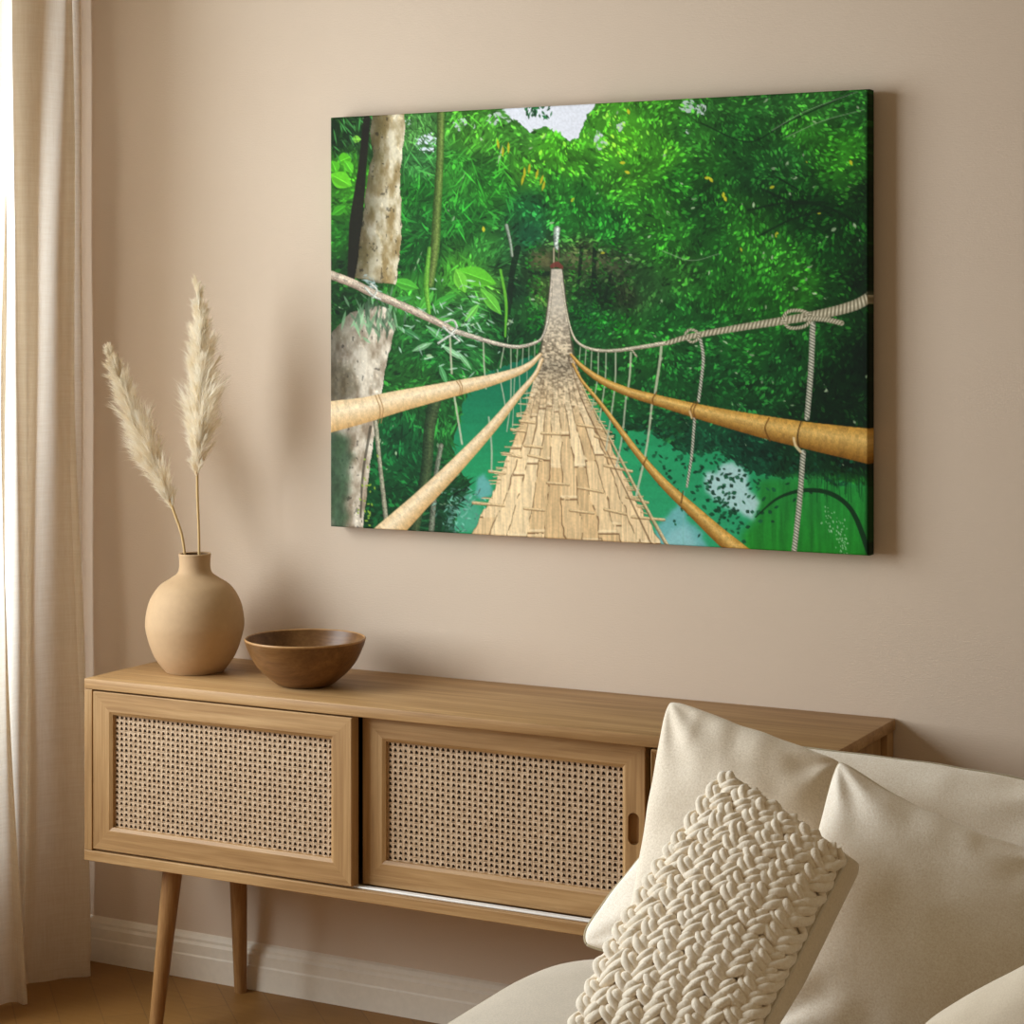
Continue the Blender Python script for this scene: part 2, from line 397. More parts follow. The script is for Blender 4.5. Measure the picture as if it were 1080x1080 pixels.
def pampas(pts_px, y_front, stem_at, label, seed, wmax, tufts):
    """pts_px: stem foot to plume tip"""
    rnd = random.Random(seed)
    axis = [at(x, y, y_front) for x, y in pts_px]
    foot = np.array((VX+stem_at, VY, Z1+.012))
    full = bez([foot]+axis, 14); nst = 14*stem_n + 1
    root = thing('pampas_stalk', label, 'dried grass', tuple(foot), 'pampas plumes in the vase')
    m = MB(); m.tube([p-foot for p in full[:14*(stem_n+1)+6]], .0029, 8); m.build('stem', straw, root, smooth=True)
    ax = np.array(full[14*stem_n:]); L = len(ax)
    seg = np.linalg.norm(np.diff(ax, axis=0), axis=1).sum()
    m = MB(); vs = []; fs = []
    view = np.array((ST, -CT, 0.)); right = np.array((CT, ST, 0.))
    def axp(t):
        q = t*(L-1); i = min(int(q), L-2); return ax[i]+(ax[i+1]-ax[i])*(q-i), (ax[i+1]-ax[i])/np.linalg.norm(ax[i+1]-ax[i])
    def strand(p, d, ln, droop, w):
        n = 4; c = np.cross(d, view+np.array([rnd.uniform(-.8,.8) for _ in range(3)])); c /= np.linalg.norm(c)+1e-9
        o = len(vs)
        for k in range(n+1):
            t = k/n; q = p+d*ln*t+np.array((0,0,-droop*t*t*ln)); ww = w*(1-t)**.7+.00006
            vs.append(q-c*ww); vs.append(q+c*ww)
        for k in range(n): fs.append((o+2*k, o+2*k+1, o+2*k+3, o+2*k+2))
    # branchlets: clusters of silky hairs lifting off the main axis
    for b in range(tufts):
        t = rnd.random()**1.05*.97
        p, tang = axp(t)
        ang = rnd.uniform(0, 2*math.pi)
        e1 = np.cross(tang, view); e1 /= np.linalg.norm(e1); e2 = np.cross(tang, e1)
        out = e1*math.cos(ang)+e2*math.sin(ang)
        env = (.45+.55*min(1, t/.22))*(1-.80*max(0, t-.22)/.78)
        spread = rnd.uniform(.15, .62)*(1-.30*t)
        d0 = tang*1+out*spread; d0 /= np.linalg.norm(d0)
        ln = wmax*env*rnd.uniform(1.2, 2.5)
        for h in range(46):
            u = rnd.random()
            q = p+d0*ln*u*.62+out*0
            dd = d0+np.array([rnd.gauss(0,.21) for _ in range(3)])+out*.28*u+tang*.1; dd /= np.linalg.norm(dd)
            strand(q, dd, ln*rnd.uniform(.28,.5)*(1-.35*u), rnd.uniform(.0,.25), .0005)
    vs2 = [v-foot for v in vs]
    m.add(vs2, fs); m.build('seed_head', fluff, root)
    return root
stem_n = 2
pampas([(195, 586), (183.5, 540), (158, 478), (133, 417), (114, 367)], VY, -.012, 'shorter pampas plume leaning left out of the vase', 3, .068, 320)
pampas([(210, 584), (208, 505), (211, 440), (212, 366), (208, 298)], VY, .006, 'taller pampas plume standing upright in the vase', 5, .072, 350)

# ------------------------------------------------------------------ soft things
def pillow(name, label, cat, mat, BL, BR, TR, TL, T, k=(.03,.03,.03,.03), n=72, wr=.004, seed=0, power=.42, piping=None, pr=.0028, sag=0, parent=None, edge_t=.0):
    """stuffed cushion between four corners; k = how far the left, right, bottom, top edges pull in"""
    BL, BR, TR, TL = [np.array(p, float) for p in (BL, BR, TR, TL)]
    cen = (BL+BR+TR+TL)/4; N = np.cross((BR+TR-BL-TL), (TL+TR-BL-BR)); N /= np.linalg.norm(N)   # faces the viewer
    def P(u, v, s):
        ku = k[0] if u < 0 else k[1]; kv = k[2] if v < 0 else k[3]
        ue = u*(1-ku*(1-v*v)); ve = v*(1-kv*(1-u*u))
        ue *= 1+.010*mnoise.noise((v*3.5, seed*2, 4)); ve *= 1+.012*mnoise.noise((u*3.5, seed*2, 8))
        cr = .05*(u*v)**8; ue *= 1-cr; ve *= 1-cr        # blunt the corners
        a, b = (ue+1)/2, (ve+1)/2
        q = BL*(1-a)*(1-b)+BR*a*(1-b)+TR*a*b+TL*(1-a)*b
        h = ((1-u*u)*(1-v*v))
        th = T*(h**power)*(1-.25*sag*v)
        edge = max(abs(u), abs(v)); damp = min(1, (1-edge)*14)
        nz = mnoise.noise((u*1.6+seed, v*1.6, s*3))*1.0+.45*mnoise.noise((u*4+seed, v*4, 5+s))
        # gathers running in from corners and edges
        for (cu, cv) in ((-1,-1),(1,-1),(1,1),(-1,1)):
            du, dv = u-cu, v-cv; r = math.hypot(du, dv)
            ang = math.atan2(dv, du); nz += .8*math.sin(ang*9+seed+cu)*math.exp(-((r-.38)/.26)**2)
        ew = 1-abs(v); nz += .5*math.exp(-((ew-.16)/.16)**2)*math.sin(u*9+3*mnoise.noise((u*3, seed, 1)))
        ew = 1-abs(u); nz += .4*math.exp(-((ew-.16)/.16)**2)*math.sin(v*8+3*mnoise.noise((v*3, seed, 2)))
        return q+N*s*(th+wr*nz*damp+edge_t)
    m = MB(); idx = {}; vs = []
    g = [math.sin((i/n-.5)*math.pi)*.35+(2*i/n-1)*.65 for i in range(n+1)]
    for s in (1, -1):
        for i in range(n+1):
            for j in range(n+1):
                if s == -1 and (i in (0, n) or j in (0, n)): idx[s,i,j] = idx[1,i,j]; continue
                idx[s,i,j] = len(vs); vs.append(P(g[i], g[j], s)-cen)
    fs = []
    for i in range(n):
        for j in range(n):
            fs.append((idx[1,i,j], idx[1,i+1,j], idx[1,i+1,j+1], idx[1,i,j+1]))
            fs.append((idx[-1,i,j], idx[-1,i,j+1], idx[-1,i+1,j+1], idx[-1,i+1,j]))
    m.add(vs, fs)
    if parent is None:
        o = thing(name, label, cat, tuple(cen)); m.build('cover', mat, o, smooth=True)
    else:
        o = m.build(name, mat, parent, smooth=True); o.location = Vector(cen)-parent.location
    if piping:
        loop = [(i,0) for i in range(n)]+[(n,j) for j in range(n)]+[(n-i,n) for i in range(n)]+[(0,n-j) for j in range(n+1)]
        pm = MB(); pm.tube([vs[idx[1,i,j]] for i, j in loop], pr, 8)
        pm.build('piping', piping, o, smooth=True)
    return o

# sofa: low base and back, one seat cushion, one back cushion
sofa = thing('sofa', 'beige upholstered sofa in front of the sideboard, bottom right', 'sofa', (-.6, -1.1, 0))
def so(m, name, mats, **k):
    m.v = [(x+.6, y+1.1, z) for x, y, z in m.v]; return m.build(name, mats, sofa, **k)
m = MB(); m.box(-1.40, .30, -1.50, -.52, .09, .27); so(m, 'base', smooth_linen, bevel=.03)
m = MB(); m.box(-1.22, .30, -.515, -.44, .09, .66); so(m, 'back_frame', smooth_linen, bevel=.03)
for x, y in ((-1.33,-1.44),(.22,-1.44),(-1.33,-.60),(.22,-.60)):
    m = MB(); m.lathe([(0,.0),(.016,.0),(.024,.095),(0,.095)], 20, (x,y,0)); so(m, 'leg', leg_wood)
def seat_mesh():
    """thick rounded seat cushion: superellipse section swept as a soft box"""
    m = MB(); nu, nv = 120, 90; vs = []
    cx, cy, cz = -.65, -1.125, .365; hx, hy, hz = .952, .475, .094
    for i in range(nu):
        a = 2*math.pi*i/nu
        for j in range(nv+1):
            b = -math.pi/2+math.pi*j/nv
            f = lambda c, e: math.copysign(abs(c)**e, c)
            x = f(math.cos(a), .26)*f(math.cos(b), .38); y = f(math.sin(a), .26)*f(math.cos(b), .38); z = f(math.sin(b), .55)
            p = np.array((x*hx, y*hy, z*hz))
            if z > 0: p[2] += .006*mnoise.noise((x*3, y*3, 2))
            p[0] += .008*mnoise.noise((y*4, z, 7)); vs.append((cx+p[0], cy+p[1], cz+p[2]))
    w = nv+1
    m.add(vs, [(i*w+j, ((i+1) % nu)*w+j, ((i+1) % nu)*w+j+1, i*w+j+1) for i in range(nu) for j in range(nv)])
    return m
so(seat_mesh(), 'seat_cushion', seat_fabric_dimmed, smooth=True)
bc = pillow('back_cushion', None, None, boucle, at(602, 999, -.735), at(1160, 1090, -.735), at(1140, 832, -.565), at(788, 783, -.565), .055, (-.03, 0, .0, -.03), seed=11, wr=.003, piping=piping_dark, pr=.003, parent=sofa, power=.35)

pillow('cushion', 'large plain cream cushion behind the knitted pillow, its corner peaking above the sideboard edge', 'cushion', linen_cushion,
       at(656, 1012, -.875), at(885, 1030, -.875), at(893, 803, -.70), at(704, 734, -.70), .066, (.025, .02, .0, .02), seed=2, wr=.004, power=.36, piping=None)
pillow('cushion', 'big beige boucle cushion at the right edge, right of the knitted pillow', 'cushion', boucle,
       down(800, -1.05, .47), down(1120, -1.05, .47), at(1125, 906, -.86), at(882, 796, -.86), .070, (.05, .0, .0, .12), seed=6.3, wr=.004, power=.38, piping=piping_light, pr=.0016)
pillow('cushion', 'smooth linen cushion lowest in the bottom right corner', 'cushion', smooth_linen,
       down(985, -1.36, .47), down(1230, -1.36, .47), at(1200, 975, -1.26), at(968, 1082, -1.26), .055, (.0, .0, .0, -.10), seed=8, wr=.003)

# chunky knitted pillow
def knit_pillow():
    TL, TR, BL, BR = at(770, 818, -1.02), at(893, 905, -1.085), at(602, 1096, -1.275), at(790, 1112, -1.295)
    cen = (TL+TR+BL+BR)/4; U = (TR+BR-TL-BL)/2; V = (TL+TR-BL-BR)/2
    N = np.cross(U, V); N /= np.linalg.norm(N)
    W, L = np.linalg.norm(U), np.linalg.norm(V); Uh, Vh = U/W, V/L
    root = thing('cushion', 'chunky cable-knit cream wool cushion leaning in front of the plain cushions', 'cushion', tuple(cen))
    def S(u, v):      # u, v in 0..1, may run a little past the edge
        uu, vv = min(max(u, 0), 1), min(max(v, 0), 1)
        q = BL*(1-uu)*(1-vv)+BR*uu*(1-vv)+TR*uu*vv+TL*(1-uu)*vv
        a, b = 2*uu-1, 2*vv-1
        q = q-Uh*.016*(1-b*b)*max(0, -a)**2            # left edge bows outwards
        h = max(0, (1-a*a))**.5*max(0, (1-b*b))**.5
        return q+N*(.040*h)-cen
    n = 40; TD = .050
    m = MB(); vs = [S(i/n, j/n) for i in range(n+1) for j in range(n+1)]; w = n+1
    m.add(vs, [(i*w+j, (i+1)*w+j, (i+1)*w+j+1, i*w+j+1) for i in range(n) for j in range(n)])
    m.build('front_panel', wool_base, root, smooth=True)
    loop = [(i,0) for i in range(n)]+[(n,j) for j in range(n)]+[(n-i,n) for i in range(n)]+[(0,n-j) for j in range(n)]
    B = [np.array(vs[i*w+j]) for i, j in loop]; K = len(B)
    c0 = sum(B)/K; m = MB(); rings = []
    def back(p):        # squashed against the seat at its foot
        h = min(1, max(0, (p[2]+cen[2]-.50)/.12)); return np.array((N[0], N[1], N[2]*h))
    for r in range(9):
        t = r/8; off = .010*math.sin(math.pi*t); ring = []
        for p in B:
            o = p-c0; o = o/np.linalg.norm(o); ring.append(p-back(p)*TD*t+o*off)
        rings.append(ring)
    for r in range(1, 7):
        s = 1-r/6; rings.append([c0*(1-s)+p*s-(back(p)*s+N*(1-s))*(TD+.006*(1-s*s)) for p in B])
    vv = [p for r in rings for p in r]
    m.add(vv, [(r*K+i, (r+1)*K+i, (r+1)*K+(i+1) % K, r*K+(i+1) % K) for r in range(len(rings)-1) for i in range(K)])
    m.build('side_band', side_cloth, root, smooth=True)
    m = MB(); m.tube([p-N*.001 for p in B]+[B[0]-N*.001], .003, 8); m.build('seam', piping_light, root, smooth=True)
    # plaits of thick yarn
    rnd = random.Random(12); m = MB(); ncol = 6; cw = 1/ncol
    steps = 190
    for c in range(ncol):
        per = 5.2; ph0 = rnd.uniform(0, 6.28)
        for s in range(3):
            pts = []; rad = []; ph = s*2*math.pi/3+ph0
            for k in range(steps+1):
                v = k/steps
                tt = 2*math.pi*per*v+ph+.75*mnoise.noise((v*5, c*3.1, s*1.7))
                uo = math.sin(tt); zo = math.sin(2*tt)
                u = (c+.5)*cw+uo*cw*.42+.022*mnoise.noise((v*7, c*2.3, s))
                u = min(max(u, .015), .985)
                p = S(u, .012+v*.976); a, b = 2*u-1, 2*v-1
                lift = .0080+.0058*zo
                pts.append(p+N*lift)
                rad.append(.0061*(1+.14*zo+.22*mnoise.noise((v*22, c, s*4))))
            for sd in (-1, 1):          # doubled yarn
                q2 = []
                for k, p in enumerate(pts):
                    tg = pts[min(k+1, steps)]-pts[max(k-1, 0)]; sv_ = np.cross(N, tg); sv_ /= np.linalg.norm(sv_)
                    tw = .25*math.sin(k*.11+s+c)
                    q2.append(p+sd*(sv_*.0050*(1+.2*mnoise.noise((k*.06, c, s)))+N*.0022*tw))
                m.tube(q2, [r*rnd.uniform(.97, 1.03) for r in rad], 12, twist=(.09, 3, .32))
    m.build('knitted_cover', wool, root, smooth=True)
    return root
knit_pillow()

# ------------------------------------------------------------------ the canvas print
PX0, PX1, PZ0, PZ1 = -2.462, -1.247, 1.049, 1.940; PD = .042
AX, AY, AS = 345, 85, 2           # sheet frame of the artwork, two dots per unit
AW, AH = 582*AS, 512*AS
rng = np.random.default_rng(5)
gx, gy = np.meshgrid(np.arange(AW)/AS+AX, np.arange(AH)/AS+AY)
def vnoise(sx, sy, seed, octv=3, rough=.55):
    r = np.random.default_rng(seed); out = np.zeros((AH, AW)); amp = 1; tot = 0
    for o in range(octv):
        nx, ny = int(582/sx*2**o)+3, int(512/sy*2**o)+3
        g = r.random((ny, nx)); fx = (gx-AX)/sx*2**o; fy = (gy-AY)/sy*2**o
        ix = fx.astype(int); iy = fy.astype(int); tx = fx-ix; ty = fy-iy
        tx = tx*tx*(3-2*tx); ty = ty*ty*(3-2*ty)
        out += amp*((g[iy,ix]*(1-tx)+g[iy,ix+1]*tx)*(1-ty)+(g[iy+1,ix]*(1-tx)+g[iy+1,ix+1]*tx)*ty); tot += amp; amp *= rough
    return out/tot
def lerp(a, b, t): return a+(b-a)*t
def blur(a, r):
    for ax in (0, 1):
        for _ in range(2):
            p = np.concatenate([np.repeat(a.take([0], ax), r+1, ax), a, np.repeat(a.take([-1], ax), r, ax)], ax).cumsum(ax); n_ = a.shape[ax]
            a = (p.take(range(2*r+1, n_+2*r+1), ax)-p.take(range(0, n_), ax))/(2*r+1)
    return a
def pmask(pts, soft=0, jag=0, seed=1):
    x, y = gx, gy
    if jag:
        x = gx+(vnoise(9, 9, seed, 3)-.5)*jag*2; y = gy+(vnoise(9, 9, seed+50, 3)-.5)*jag*2
    ins = np.zeros((AH, AW), bool); n = len(pts)
    for i in range(n):
        x1, y1 = pts[i]; x2, y2 = pts[(i+1) % n]
        if y1 == y2: continue
        c = ((y1 > y) != (y2 > y)) & (x < (x2-x1)*(y-y1)/(y2-y1)+x1); ins ^= c
    return blur(ins.astype(float), soft) if soft else ins.astype(float)
def blend(img, col, a):
    img[:] = img*(1-a[..., None])+np.asarray(col, float)*a[..., None] if np.ndim(col) == 1 else img*(1-a[..., None])+col*a[..., None]
def stroke(img, pts, wid, shade, alpha=1.0, grain=0, seed=0, rope=0):
    """stroke along pts (x, y); wid = full widths; shade(t, s) -> rgb, t across -1..1, s along in units"""
    P = bez(pts, 8) if len(pts) > 2 else [np.array(p, float) for p in pts]
    W = np.interp(np.linspace(0, 1, len(P)), np.linspace(0, 1, len(wid)), wid)
    xs = [p[0] for p in P]; ys = [p[1] for p in P]; mg = max(wid)+2
    x0 = max(int((min(xs)-mg-AX)*AS), 0); x1 = min(int((max(xs)+mg-AX)*AS), AW); y0 = max(int((min(ys)-mg-AY)*AS), 0); y1 = min(int((max(ys)+mg-AY)*AS), AH)
    if x1 <= x0 or y1 <= y0: return
    X, Y = gx[y0:y1, x0:x1], gy[y0:y1, x0:x1]
    best = np.full(X.shape, 9e9); T = np.zeros(X.shape); Sx = np.zeros(X.shape); HWm = np.ones(X.shape); acc = 0
    for i in range(len(P)-1):
        a, b = P[i], P[i+1]; d = b-a; L = math.hypot(*d)
        if L < 1e-6: continue
        t = np.clip(((X-a[0])*d[0]+(Y-a[1])*d[1])/L/L, 0, 1)
        dx, dy = X-a[0]-t*d[0], Y-a[1]-t*d[1]; dist = np.hypot(dx, dy); sg = np.sign(d[0]*dy-d[1]*dx)
        hw = (W[i]+(W[i+1]-W[i])*t)/2; u = dist/hw; k = u < best
        best = np.where(k, u, best); T = np.where(k, sg*u, T); Sx = np.where(k, acc+t*L, Sx); HWm = np.where(k, hw, HWm); acc += L
    a = np.clip((1-best)*HWm*AS*.9+.5, 0, 1)*alpha
    col = shade(T, Sx)
    sub = img[y0:y1, x0:x1]; sub[:] = sub*(1-a[..., None])+col*a[..., None]
def tube_shade(dark, mid, light, g=.10, seed=0, scale=(3., 18.), rings=None):
    r = np.random.default_rng(seed); G = r.random((64, 4096))
    def f(t, s):
        q = (t+1)/2
        c = np.where(q[..., None] < .35, lerp(np.array(mid, float), np.array(light, float), (q/.35)[..., None]), lerp(np.array(light, float), np.array(dark, float), np.clip((q-.35)/.65, 0, 1)[..., None]))
        n = G[np.clip((q*18).astype(int), 0, 63), np.clip((s*scale[0]).astype(int), 0, 4095)]*.5+G[np.clip((q*5).astype(int), 0, 63), np.clip((s*scale[0]/6).astype(int)+500, 0, 4095)]*.5
        return np.clip(c*(1+g*2*(n-.5))[..., None], 0, 255)
    return f
def rope_shade(dark, light, pitch):
    def f(t, s):
        w = .5+.5*np.sin(2*math.pi*(s/pitch+t*.45)); w = w*(1-.45*np.abs(t))
        return lerp(np.array(dark, float), np.array(light, float), w[..., None])
    return f
def flat(c): return lambda t, s: np.ones(t.shape+(3,))*np.array(c, float)
def splat(img, x, y, a, b, ang, col, al=1.0):
    r = max(a, b)+1; x0 = max(int((x-r-AX)*AS), 0); x1 = min(int((x+r-AX)*AS)+1, AW); y0 = max(int((y-r-AY)*AS), 0); y1 = min(int((y+r-AY)*AS)+1, AH)
    if x1 <= x0 or y1 <= y0: return
    X = gx[y0:y1, x0:x1]-x; Y = gy[y0:y1, x0:x1]-y; c, s = math.cos(ang), math.sin(ang)
    u = (X*c+Y*s)/a; v = (-X*s+Y*c)/b
    v = v/np.clip(1-.75*u*u, .12, 1)
    m = np.clip((1-np.sqrt(u*u+v*v))*b*AS+.5, 0, 1)*al
    sub = img[y0:y1, x0:x1]; sub[:] = sub*(1-m[..., None])+np.array(col)*m[..., None]

# ---- mean colours of the foliage, spread between points
ctrl = [(360,140,22,60,16),(385,135,30,70,24),(365,185,70,165,28),(360,210,62,150,30),(362,250,36,112,28),(360,290,28,80,26),(360,320,22,72,24),(365,350,30,80,30),
(440,140,86,150,70),(445,170,60,130,60),(445,205,30,112,30),(445,235,34,112,38),(440,270,24,98,30),(440,310,66,160,50),(440,340,50,130,50),(455,370,30,112,42),(440,395,36,110,36),(425,470,16,96,44),(420,520,14,84,36),(445,540,18,70,36),(470,440,30,104,40),
(500,140,78,160,44),(485,180,52,140,40),(520,200,46,138,36),(500,235,36,122,36),(515,260,56,136,50),(490,290,84,180,50),(520,310,90,170,56),(500,330,60,140,60),(490,360,40,116,50),(540,270,40,98,44),(548,310,22,66,34),(530,330,22,84,32),
(560,140,80,165,50),(580,155,82,180,34),(560,180,70,150,36),(600,170,80,176,36),(590,200,44,130,36),(560,220,26,106,48),(600,230,40,130,40),(560,250,26,96,56),(575,310,70,104,44),(560,330,36,104,40),(575,270,60,90,44),(545,355,20,84,34),(570,350,24,84,36),
(620,135,84,180,40),(640,120,90,190,44),(655,150,92,190,36),(640,190,64,150,36),(670,180,76,170,36),(620,210,36,126,34),(640,240,30,112,34),(620,270,64,84,44),(650,285,52,70,42),(640,310,24,60,26),(620,340,22,80,34),(660,310,46,62,34),(680,300,44,96,40),(640,345,28,104,38),(660,350,36,116,36),
(700,115,66,150,36),(730,140,54,136,40),(700,165,76,170,36),(760,110,44,110,36),(780,140,30,96,30),(720,190,40,122,30),(740,215,26,92,26),(690,220,52,140,34),(700,260,40,118,30),(720,280,46,112,36),(750,260,30,100,28),
(820,110,44,110,40),(870,110,54,130,44),(850,140,52,136,34),(900,110,40,110,36),(890,165,60,156,34),(905,180,44,120,30),(830,170,34,100,36),(800,190,24,80,28),(790,230,40,116,30),(830,215,16,66,18),(860,230,14,62,18),(900,240,16,70,18),(880,270,22,84,24),(800,265,46,126,34),(830,280,50,136,36),(850,300,46,130,30),(760,310,34,112,30),(800,310,36,118,30),(880,310,20,74,22),(908,290,12,48,14),(914,200,14,50,14),(914,380,6,30,10),(890,390,8,42,14),(860,360,20,84,26),(870,420,8,40,14),(830,390,20,80,30),(790,360,28,104,32),(750,350,26,100,34),(710,340,30,110,36),(760,400,20,84,32),(720,400,22,90,34),(690,380,34,120,40),(680,420,20,82,34),(645,410,40,128,44),(640,390,24,84,34),(660,450,16,84,38),(700,450,18,84,40),(740,470,18,84,50),(790,480,14,70,44),(850,490,14,60,30),(900,480,8,34,14),(900,520,26,110,32)]
ca = np.array(ctrl, float); num = np.zeros((AH, AW, 3)); den = np.zeros((AH, AW))
for c in ca:
    w_ = 1/(((gx-c[0])**2+(gy-c[1])**2)/500+.25)**2.2; num += w_[..., None]*c[2:]; den += w_
field = num/den[..., None]
img = field*(.40+.6*vnoise(14, 14, 3, 4)[..., None])
# sky through the leaves
sky = np.array((222, 224, 233.))
sm = pmask([(530,90),(634,85),(628,112),(618,128),(611,146),(604,149),(590,140),(576,134),(562,140),(548,130),(536,122)], jag=3, seed=8)
blend(img, sky*(1+.03*(vnoise(40,20,4)-.5))[..., None], sm)
blend(img, np.array((205,214,222.)), pmask([(440,142),(458,140),(463,146),(460,160),(452,163),(446,158),(438,152)], jag=2, seed=9))
for (x, y, r) in ((727,112,7),(740,116,5),(636,150,7),(632,142,4),(726,139,3),(655,134,4),(490,128,4),(486,133,5),(432,128,4),(520,128,6),(532,122,8),(500,133,3)):
    blend(img, np.array((212,220,224.)), pmask([(x+r*math.cos(k)*1.1, y+r*math.sin(k)) for k in np.arange(0, 6.2, .5)], jag=4, seed=x)*.8)
skyok = sm

# ---- water and lower right bank
def grad(y0, c0, y1, c1): return lerp(np.array(c0, float), np.array(c1, float), np.clip((gy-y0)/(y1-y0), 0, 1)[..., None])
wl = pmask([(478,470),(488,440),(496,402),(520,392),(560,376),(600,372),(600,600),(480,600),(484,540),(498,510),(486,490)], jag=2.5, seed=21)
blend(img, grad(390, (12,100,70), 500, (32,142,88))*(.95+.1*vnoise(60, 5, 22)[..., None]), wl)
wr = pmask([(600,380),(625,420),(655,452),(690,455),(720,478),(760,478),(800,500),(850,505),(917,512),(925,600),(600,600)], jag=3.5, seed=23)
blend(img, grad(440, (30,140,86), 560, (40,150,100))*(.93+.14*vnoise(70, 6, 24)[..., None]), wr)
gr = pmask([(796,508),(840,500),(925,508),(925,600),(790,600),(780,565),(800,540)], 8, jag=6, seed=25)
vs_streak = vnoise(4, 40, 26, 3)
blend(img, grad(500, (34,132,54), 585, (30,124,34))*(.78+.44*vs_streak[..., None]), gr)
blend(img, np.array((120,176,186.)), pmask([(690,590),(694,556),(704,545),(720,530),(726,548),(738,556),(748,575),(756,590)], 4, jag=5, seed=27)*.8)
blend(img, np.array((150,196,200.)), pmask([(700,580),(708,560),(722,552),(736,570),(730,584)], 5, jag=5, seed=28)*.6)
blend(img, np.array((178,206,208.)), pmask([(744,500),(760,494),(768,490),(776,488),(788,496),(792,515),(800,530),(798,548),(786,545),(772,535),(758,530),(745,518)], 4, jag=6, seed=29)*.9)
blend(img, np.array((112,168,176.)), pmask([(505,505),(512,500),(520,508),(522,522),(512,526),(504,520)], 3, jag=3, seed=30)*.75)
blend(img, np.array((104,160,150.)), pmask([(475,530),(500,515),(512,540),(506,560),(470,562)], 6, jag=6, seed=31)*.5)

# ---- leaves
R = random.Random(4)
blk = np.ones((AH, AW), bool); blk &= ~(sm > .3)
def fcol(x, y): 
    return field[min(max(int((y-AY)*AS), 0), AH-1), min(max(int((x-AX)*AS), 0), AW-1)]
waterm = np.maximum(wl, wr)
def inside(m, x, y): return m[min(max(int((y-AY)*AS), 0), AH-1), min(max(int((x-AX)*AS), 0), AW-1)] > .5
cl = vnoise(20, 14, 41, 4, .65); orient = vnoise(70, 60, 43, 2)
for k in range(30000):
    x = R.uniform(347, 923); y = R.uniform(87, 592)
    if inside(waterm, x, y) or inside(sm, x, y): continue
    c = fcol(x, y); q = cl[int((y-AY)*AS), int((x-AX)*AS)]
    br = (.22+1.5*q)*math.exp(R.gauss(0, .32)); br = min(br, 2.0)*(.96 if x > 560 else .80)
    right = x > 600
    big = R.random()
    a = R.uniform(1.2, 3.6) if right else R.uniform(1.3, 4.0)
    if not right and 425 < x < 545 and y > 150 and big < .35: a = R.uniform(5, 13)
    b = a*R.uniform(.28, .55) if a < 5 else R.uniform(.6, 1.3)
    col = c*br
    if br > 1.3: col = col+np.array((24, 16, 4))*(br-1.1)
    if R.random() < .012 and br > .8: col = np.array((190, 214, 170.))*R.uniform(.7, 1.05)
    if right and R.random() < .002 and y < 300: col = np.array((196, 190, 40.))
    an_ = (orient[int((y-AY)*AS), int((x-AX)*AS)]-.5)*7+R.gauss(0, .45)
    splat(img, x, y, a, b, an_, np.clip(col, 0, 255), .82)
# broad leaves on the left
def leaf(x, y, a, b, ang, c):
    splat(img, x, y, a, b, ang, c, .95)
    splat(img, x-math.sin(ang)*b*.3, y+math.cos(ang)*b*.3, a*.9, b*.35, ang, np.array(c)*.75, .6)
    splat(img, x, y, a*.9, .45, ang, np.clip(np.array(c)*1.25+15, 0, 255), .8)
for x, y, a, b, ang, c in ((362,190,13,9,.5,(96,190,36)),(366,168,9,7,-.4,(84,180,30)),(355,176,7,6,1.2,(78,172,30)),(370,176,8,5,1.0,(88,186,40)),(378,147,5,4,0,(120,190,60)),(360,222,9,5,-.6,(60,150,30)),
                     (505,292,22,10,.35,(92,186,44)),(488,296,14,7,1.2,(110,196,60)),(470,318,16,5,-.5,(60,150,50)),(520,318,18,6,.9,(100,186,60)),(478,340,15,4,.3,(74,160,64)),(452,318,13,5,2.2,(80,170,60)),(430,300,15,6,.3,(76,168,50)),(424,318,14,5,-.3,(60,140,60)),(500,330,12,4,-.9,(110,190,80)),(462,352,14,3.5,.7,(90,160,90)),(480,372,15,3,.6,(140,190,140)),(492,380,13,2.5,.9,(120,176,120)),(448,366,12,3,-.4,(120,170,120)),(436,352,12,3,.5,(60,120,70)),(470,395,12,3,1.2,(80,150,90))):
    leaf(x, y, a, b, ang, c)
for k in range(90):        # silver glints on the broad leaves
    x, y = R.gauss(478, 26), R.gauss(345, 26); splat(img, x, y, R.uniform(2, 7), R.uniform(.5, 1.1), R.uniform(-1.2, 1.4), np.array((176, 206, 184.))*R.uniform(.75, 1.1), .8)
for k in range(130):       # palm fronds fanning down
    x, y = R.uniform(425, 540), R.uniform(125, 250); ang = R.choice((.9, 1.1, 2.0, 2.2))+R.gauss(0, .2)
    splat(img, x, y, R.uniform(6, 14), R.uniform(.5, 1.0), ang, np.clip(fcol(x, y)*R.uniform(.5, 1.8), 0, 255), .75)
for k in range(60):
    x, y = R.uniform(424, 470), R.uniform(118, 145); splat(img, x, y, R.uniform(4, 9), .6, 1.2+R.gauss(0, .3), np.array((40, 80, 30.))*R.uniform(.6, 1.8), .8)
for k in range(60):
    x, y = R.uniform(355, 396), R.uniform(118, 168); splat(img, x, y, R.uniform(4, 10), .7, 1.1+R.gauss(0, .35), np.array((40, 84, 40.))*R.uniform(.4, 2.2), .8)
for (x, y) in ((555,182),(560,178),(553,190),(568,184),(573,190),(575,196),(532,160),(538,156),(527,152)):
    splat(img, x, y, 6, 1.3, 1.6+R.gauss(0, .3), (196, 176, 30), .85)
for (x, y) in ((751,190),(747,188),(764,206),(766,210),(664,118),(658,172),(663,182),(898,172),(512,242)):
    splat(img, x, y, 3.2, 1.6, 1.2+R.gauss(0, .5), (206, 196, 40), .9)
for k in range(40):        # small leaves hanging into the sky
    splat(img, R.uniform(556, 584), R.uniform(110, 124), R.uniform(2, 4), R.uniform(.8, 1.5), R.uniform(.6, 2.4), np.array((30, 84, 44.))*R.uniform(.6, 1.5), .9)
